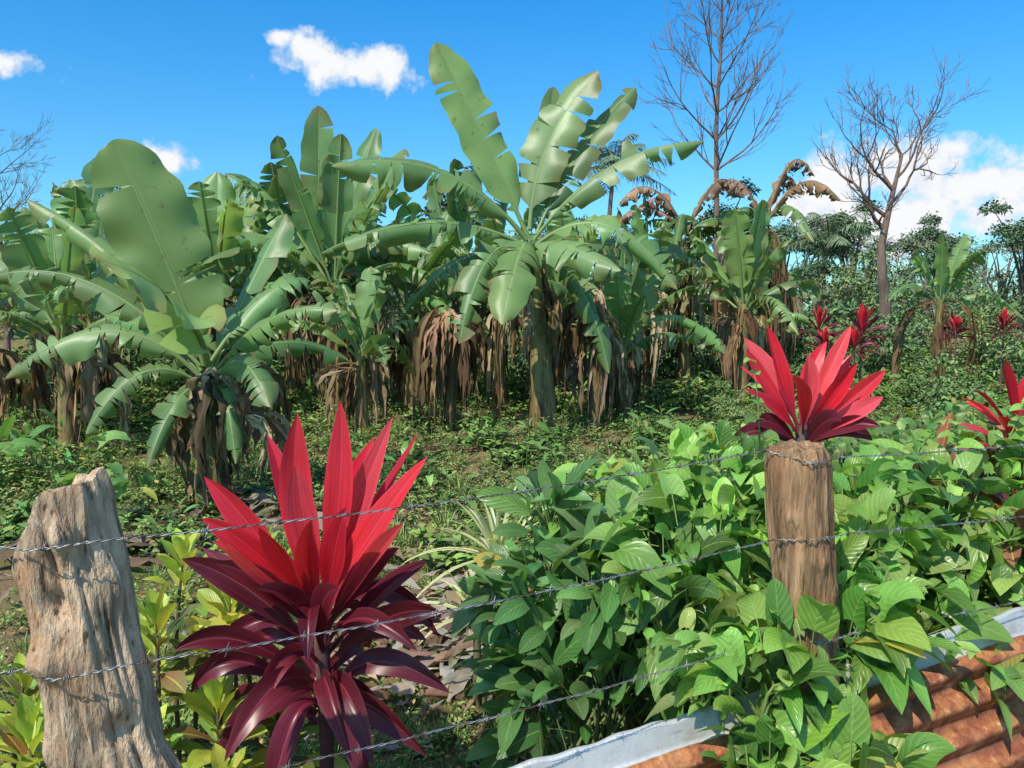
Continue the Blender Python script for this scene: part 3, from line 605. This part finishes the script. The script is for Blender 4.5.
# ------------------------------------------------------------ barbed wire
m,nt=newmat('galvanised_wire'); g=NT(nt); tc=g.n('ShaderNodeTexCoord').outputs['Object']; p=g.n('ShaderNodeBsdfPrincipled')
g.l(g.mix(g.rng(g.noise(tc,30,4),.45,.6),(.34,.34,.35),(.14,.09,.07)),p.inputs['Base Color']); p.inputs['Metallic'].default_value=.6; p.inputs['Roughness'].default_value=.5; o=g.n('ShaderNodeOutputMaterial'); g.l(p.outputs[0],o.inputs[0]); M_wire=m
def wire(ctrl,name='barbed_wire'):
    ctrl=A(ctrl,float); mb=MB(); Ps=[]
    for a,b in zip(ctrl[:-1],ctrl[1:]):
        n=max(3,int(_norm(b-a)/.0035)); u=np.linspace(0,1,n,endpoint=False)[:,None]; q=a+(b-a)*u; L=_norm(b-a); q[:,2]-= (4*u*(1-u)*.012*L)[:,0]; q[:,1]+=.002*np.sin(u[:,0]*37); Ps.append(q)
    P=np.concatenate(Ps+[ctrl[-1:]]); L=np.concatenate([[0],np.cumsum(_norm(np.diff(P,axis=0),axis=1))]); T=nz(np.gradient(P,axis=0)); S=nz(np.cross(T,UP)); N=np.cross(S,T)
    for ph in (0,math.pi):
        a=L/.045*2*math.pi+ph; tube(mb,P+(S*np.cos(a)[:,None]+N*np.sin(a)[:,None])*.0015,.0010,(1,1,1),0,5)
    x=.05
    while x<L[-1]:
        i=int(np.searchsorted(L,x)); i=min(i,len(P)-2); t=T[i];s=S[i];n_=N[i]; a0=rng.uniform(0,3.14)
        for k in range(2):
            a=a0+k*1.4; d=s*math.cos(a)+n_*math.sin(a); tube(mb,[P[i]+t*(.004*k)-d*.012-t*.004,P[i]+t*(.004*k)-d*.003,P[i]+t*(.004*k)+d*.003,P[i]+t*(.004*k)+d*.012+t*.004],[.0004,.001,.001,.0004],(1,1,1),0,5)
        w_=np.linspace(0,1,24); a=w_*6.28*3; tube(mb,P[i]+t*((w_-.5)*.010)[:,None]+(s*np.cos(a)[:,None]+n_*np.sin(a)[:,None])*.0028,.0009,(1,1,1),0,4)
        x+=.125+rng.normal(0,.004)
    mb.obj(name,[M_wire])
wire([(-1.6,1.05,1.19),(-.84,1.255,1.215),(-.76,1.212,1.222),(-.68,1.245,1.226),(.60,1.845,1.268),(.69,1.785,1.247),(.78,1.85,1.25),(2.3,2.45,1.27)])
wire([(-1.6,1.05,1.01),(-.81,1.25,1.008),(-.73,1.205,1.012),(-.64,1.25,1.016),(.62,1.83,1.055),(.705,1.785,1.068),(.80,1.84,1.068),(2.3,2.45,1.06)])
wire([(-1.6,1.05,.78),(-.76,1.25,.785),(-.68,1.21,.785),(-.60,1.25,.79),(.64,1.83,.815),(.74,1.80,.815),(.82,1.84,.82),(2.3,2.45,.85)])

# ------------------------------------------------------------ corrugated sheets
def sheet(A0,B0,down,name,seed,gal):
    A0=A(A0,float);B0=A(B0,float); L=_norm(B0-A0); X=(B0-A0)/L; D=nz(A(down)); N=nz(np.cross(X,D)); 
    if N[1]>0: N=-N
    nu,nv=90,200; u=np.linspace(0,L,nu)[:,None]; v=np.linspace(0,.75,nv)[None]
    ph=(v-.05)/.082*2*math.pi
    hgt=np.where(v>.05,.017*(1-np.cos(ph)),0*v); hgt=hgt+.003*np.sin(u*5+seed)+.002*np.sin(u*17+v*9)
    edge=.0025*np.sin(u*23+seed)+.002*np.sin(u*61)
    G=A0+X*u[...,None]+D*(v+edge*(v<.02))[...,None]+N*hgt[...,None]
    mb=MB(); mb.grid(G,np.stack(np.broadcast_arrays(u,v),-1),np.ones(3),0)
    a=np.linspace(0,math.pi*.9,9)[None]; c=A0+X*u[...,None]-N*.010
    Gf=c+ (N*np.cos(a)[...,None]-D*np.sin(a)[...,None])*.010+D*(edge)[...,None]+N*(.003*np.sin(u*5+seed))[...,None]; mb.grid(Gf,np.stack(np.broadcast_arrays(u,a*0.),-1),np.ones(3),0)
    m,nt=newmat('corrugated_zinc'); g=NT(nt); uv=g.n('ShaderNodeUVMap',uv_map='UVMap').outputs[0]; sp=g.n('ShaderNodeSeparateXYZ'); g.l(uv,sp.inputs[0])
    n1=g.noise(uv,3.,6,.65,(1,1.6,1)); n2=g.noise(uv,26,8,.75); n3=g.noise(uv,9,5,.7,(1,2.0,1)); n4=g.noise(uv,5,5,.7,(1.3,1,1))
    rust=g.mix(g.rng(n2,.38,.62),(.12,.034,.018),(.52,.20,.07)); rust=g.mix(g.rng(n3,.48,.62,0,.75),rust,(.22,.05,.028)); rust=g.mix(g.rng(n4,.52,.68,0,.7),rust,(.55,.27,.12)); rust=g.mix(g.rng(n2,.58,.68,0,.7),rust,(.56,.42,.31))
    valley_shade=g.rng(g.math('COSINE',g.math('MULTIPLY',g.math('SUBTRACT',sp.outputs[1],.05),2*math.pi/.082)),.4,1.,0,.5); rust=g.mix(valley_shade,rust,g.mix(n2,(.05,.018,.012),(.16,.05,.03)))  # rib valleys painted darker, shade put into the rust colour so ribs read
    zn=g.mix(n2,(.44,.44,.43),(.70,.69,.66)); zn=g.mix(g.rng(n3,.54,.70,0,.7),zn,(.36,.26,.18))
    f=g.math('ADD',g.rng(sp.outputs[1],gal,gal+.02),g.math('MULTIPLY',g.math('SUBTRACT',n1,.5),1.3),clamp=True)
    f=g.rng(f,.4,.55); p=g.n('ShaderNodeBsdfPrincipled'); g.l(g.mix(f,zn,rust),p.inputs['Base Color']); g.l(g.rng(f,0,1,.4,0.),p.inputs['Metallic']); g.l(g.rng(f,0,1,.45,.85),p.inputs['Roughness'])
    g.l(g.bump(n2,.5,.005),p.inputs['Normal']); o=g.n('ShaderNodeOutputMaterial'); g.l(p.outputs[0],o.inputs[0])
    mb.obj(name,[m])
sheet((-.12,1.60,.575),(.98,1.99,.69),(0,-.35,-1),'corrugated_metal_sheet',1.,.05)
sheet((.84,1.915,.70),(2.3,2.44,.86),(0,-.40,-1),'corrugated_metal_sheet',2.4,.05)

# ------------------------------------------------------------ bare trees
def bare_tree(loc,trunk,r0,levels,nchild,lenf,upw,name,L0,seed,starts,wob=.13,fork=(.5,1.1),bf=.55):
    r=np.random.default_rng(seed); mb=MB(); trunk=A(trunk,float); col=(.18,.125,.10)
    t=np.linspace(0,len(trunk)-1,16); P=np.stack([np.interp(t,range(len(trunk)),trunk[:,k]) for k in range(3)],-1); P[1:-1]=(P[:-2]+2*P[1:-1]+P[2:])/4
    rad=r0*(1-.82*np.linspace(0,1,16)); tube(mb,P,rad,col,0,8)
    def br(p,d,L,rr,lev):
        n=6; Q=[p]; dd=d.copy()
        for k in range(n):
            dd=nz(dd+UP*upw+r.normal(0,wob,3)); Q.append(Q[-1]+dd*L/n)
        Q=A(Q); tube(mb,Q,np.linspace(rr,rr*.35+.003,n+1),col,0,5 if lev>1 else 3)
        if lev>0:
            for c in range(nchild):
                k=int(r.integers(1,n+1)); side=nz(np.cross(dd,r.normal(size=3))); nd=nz(nz(Q[k]-Q[k-1])+side*r.uniform(*fork)); br(Q[k],nd,L*lenf*r.uniform(.7,1.15),max(.007,rr*.5),lev-1)
            br(Q[-1],dd,L*lenf,max(.007,rr*.45),lev-1)
    for (f,az_,e,L) in starts:
        i=int(f*15); a=math.radians(az_); e=math.radians(e); br(P[i],A([math.cos(a)*math.cos(e),math.sin(a)*math.cos(e),math.sin(e)]),L,rad[i]*bf,levels)
    mb.obj(name,[M_bark],loc)
bare_tree((10.3,22,0),[(0,0,-.2),(.12,0,1.5),(-.15,0,3.2),(.1,0,4.6),(.35,0,5.8)],.19,3,3,.62,.09,'bare_tree',2,5,
   [(.7,170,35,1.6),(.78,10,30,1.8),(.8,120,50,1.4),(.85,200,45,1.7),(.9,-20,45,1.6),(.95,60,60,1.4),(1,150,60,1.4),(1,20,55,1.5),(.65,200,55,1.3)],.18,(.5,1.1),.75)
bare_tree((7.1,28,0),[(0,0,-.2),(.1,0,4),(-.05,0,8),(.1,0,11),(0,0,14.5)],.12,3,3,.55,.05,'bare_tree',2,9,
   [(f,az_,32+14*f,2.7*(1.1-f*.55)) for f,az_ in zip(np.linspace(.42,.98,26),np.arange(26)*137.5)],.07,(.4,.8))
bare_tree((-20.5,32,0),[(0,0,-.2),(.1,0,3),(-.2,0,6),(.1,0,8)],.13,3,3,.6,.04,'bare_tree',2,13,
   [(f,az_,20+20*f,2.2*(1.15-f*.5)) for f,az_ in zip(np.linspace(.4,.98,12),np.arange(12)*137.5)],.09)

# ------------------------------------------------------------ palms
def palm(loc,h,L,n,col):
    mb=MB(); t=np.linspace(0,1,8); tube(mb,np.stack([.3*t**2,0*t,h*t-.1],-1),.12-.05*t,(.2,.16,.13),1,8); top=A([.3,0,h])
    for i in range(n):
        age=i/n; a=i*2.4; e=math.radians(80-85*age); d=A([math.cos(a),math.sin(a),0]); dd=d*math.cos(e)+UP*math.sin(e); LL=L*rng.uniform(.8,1.15)
        p1=top+dd*LL*.6; p2=top+dd*LL*.85+d*LL*.2-UP*LL*.35; tt=np.linspace(0,1,30); P=bez(top,p1,p2,tt); tube(mb,P,np.linspace(.03,.008,30),(.16,.2,.1),1,4)
        T,S,N=frame(P,UP+A([.01,0,0]))
        for k in range(4,30):
            for sg in (-1,1):
                q=LL*.28*math.sin(math.pi*min(1,(tt[k]*.85+.12)))*rng.uniform(.7,1.15)
                ld=nz(S[k]*sg+T[k]*.6-UP*.35+rng.normal(0,.15,3)); leaf(mb,P[k],P[k]+ld*q*.5,P[k]+ld*q-UP*q*.35,.045,p_strap,N[k]+rng.normal(0,.2,3),3,3,.2,jit(col,.15))
    mb.obj('palm_tree',[M_small,M_bark],loc)
palm((3.35,29,0),6.6,2.3,22,(.16,.23,.15)); palm((11.6,30,0),4.3,2.0,18,(.16,.22,.13)); palm((-13,26,0),5.0,2.2,18,(.12,.18,.10))
print('built')
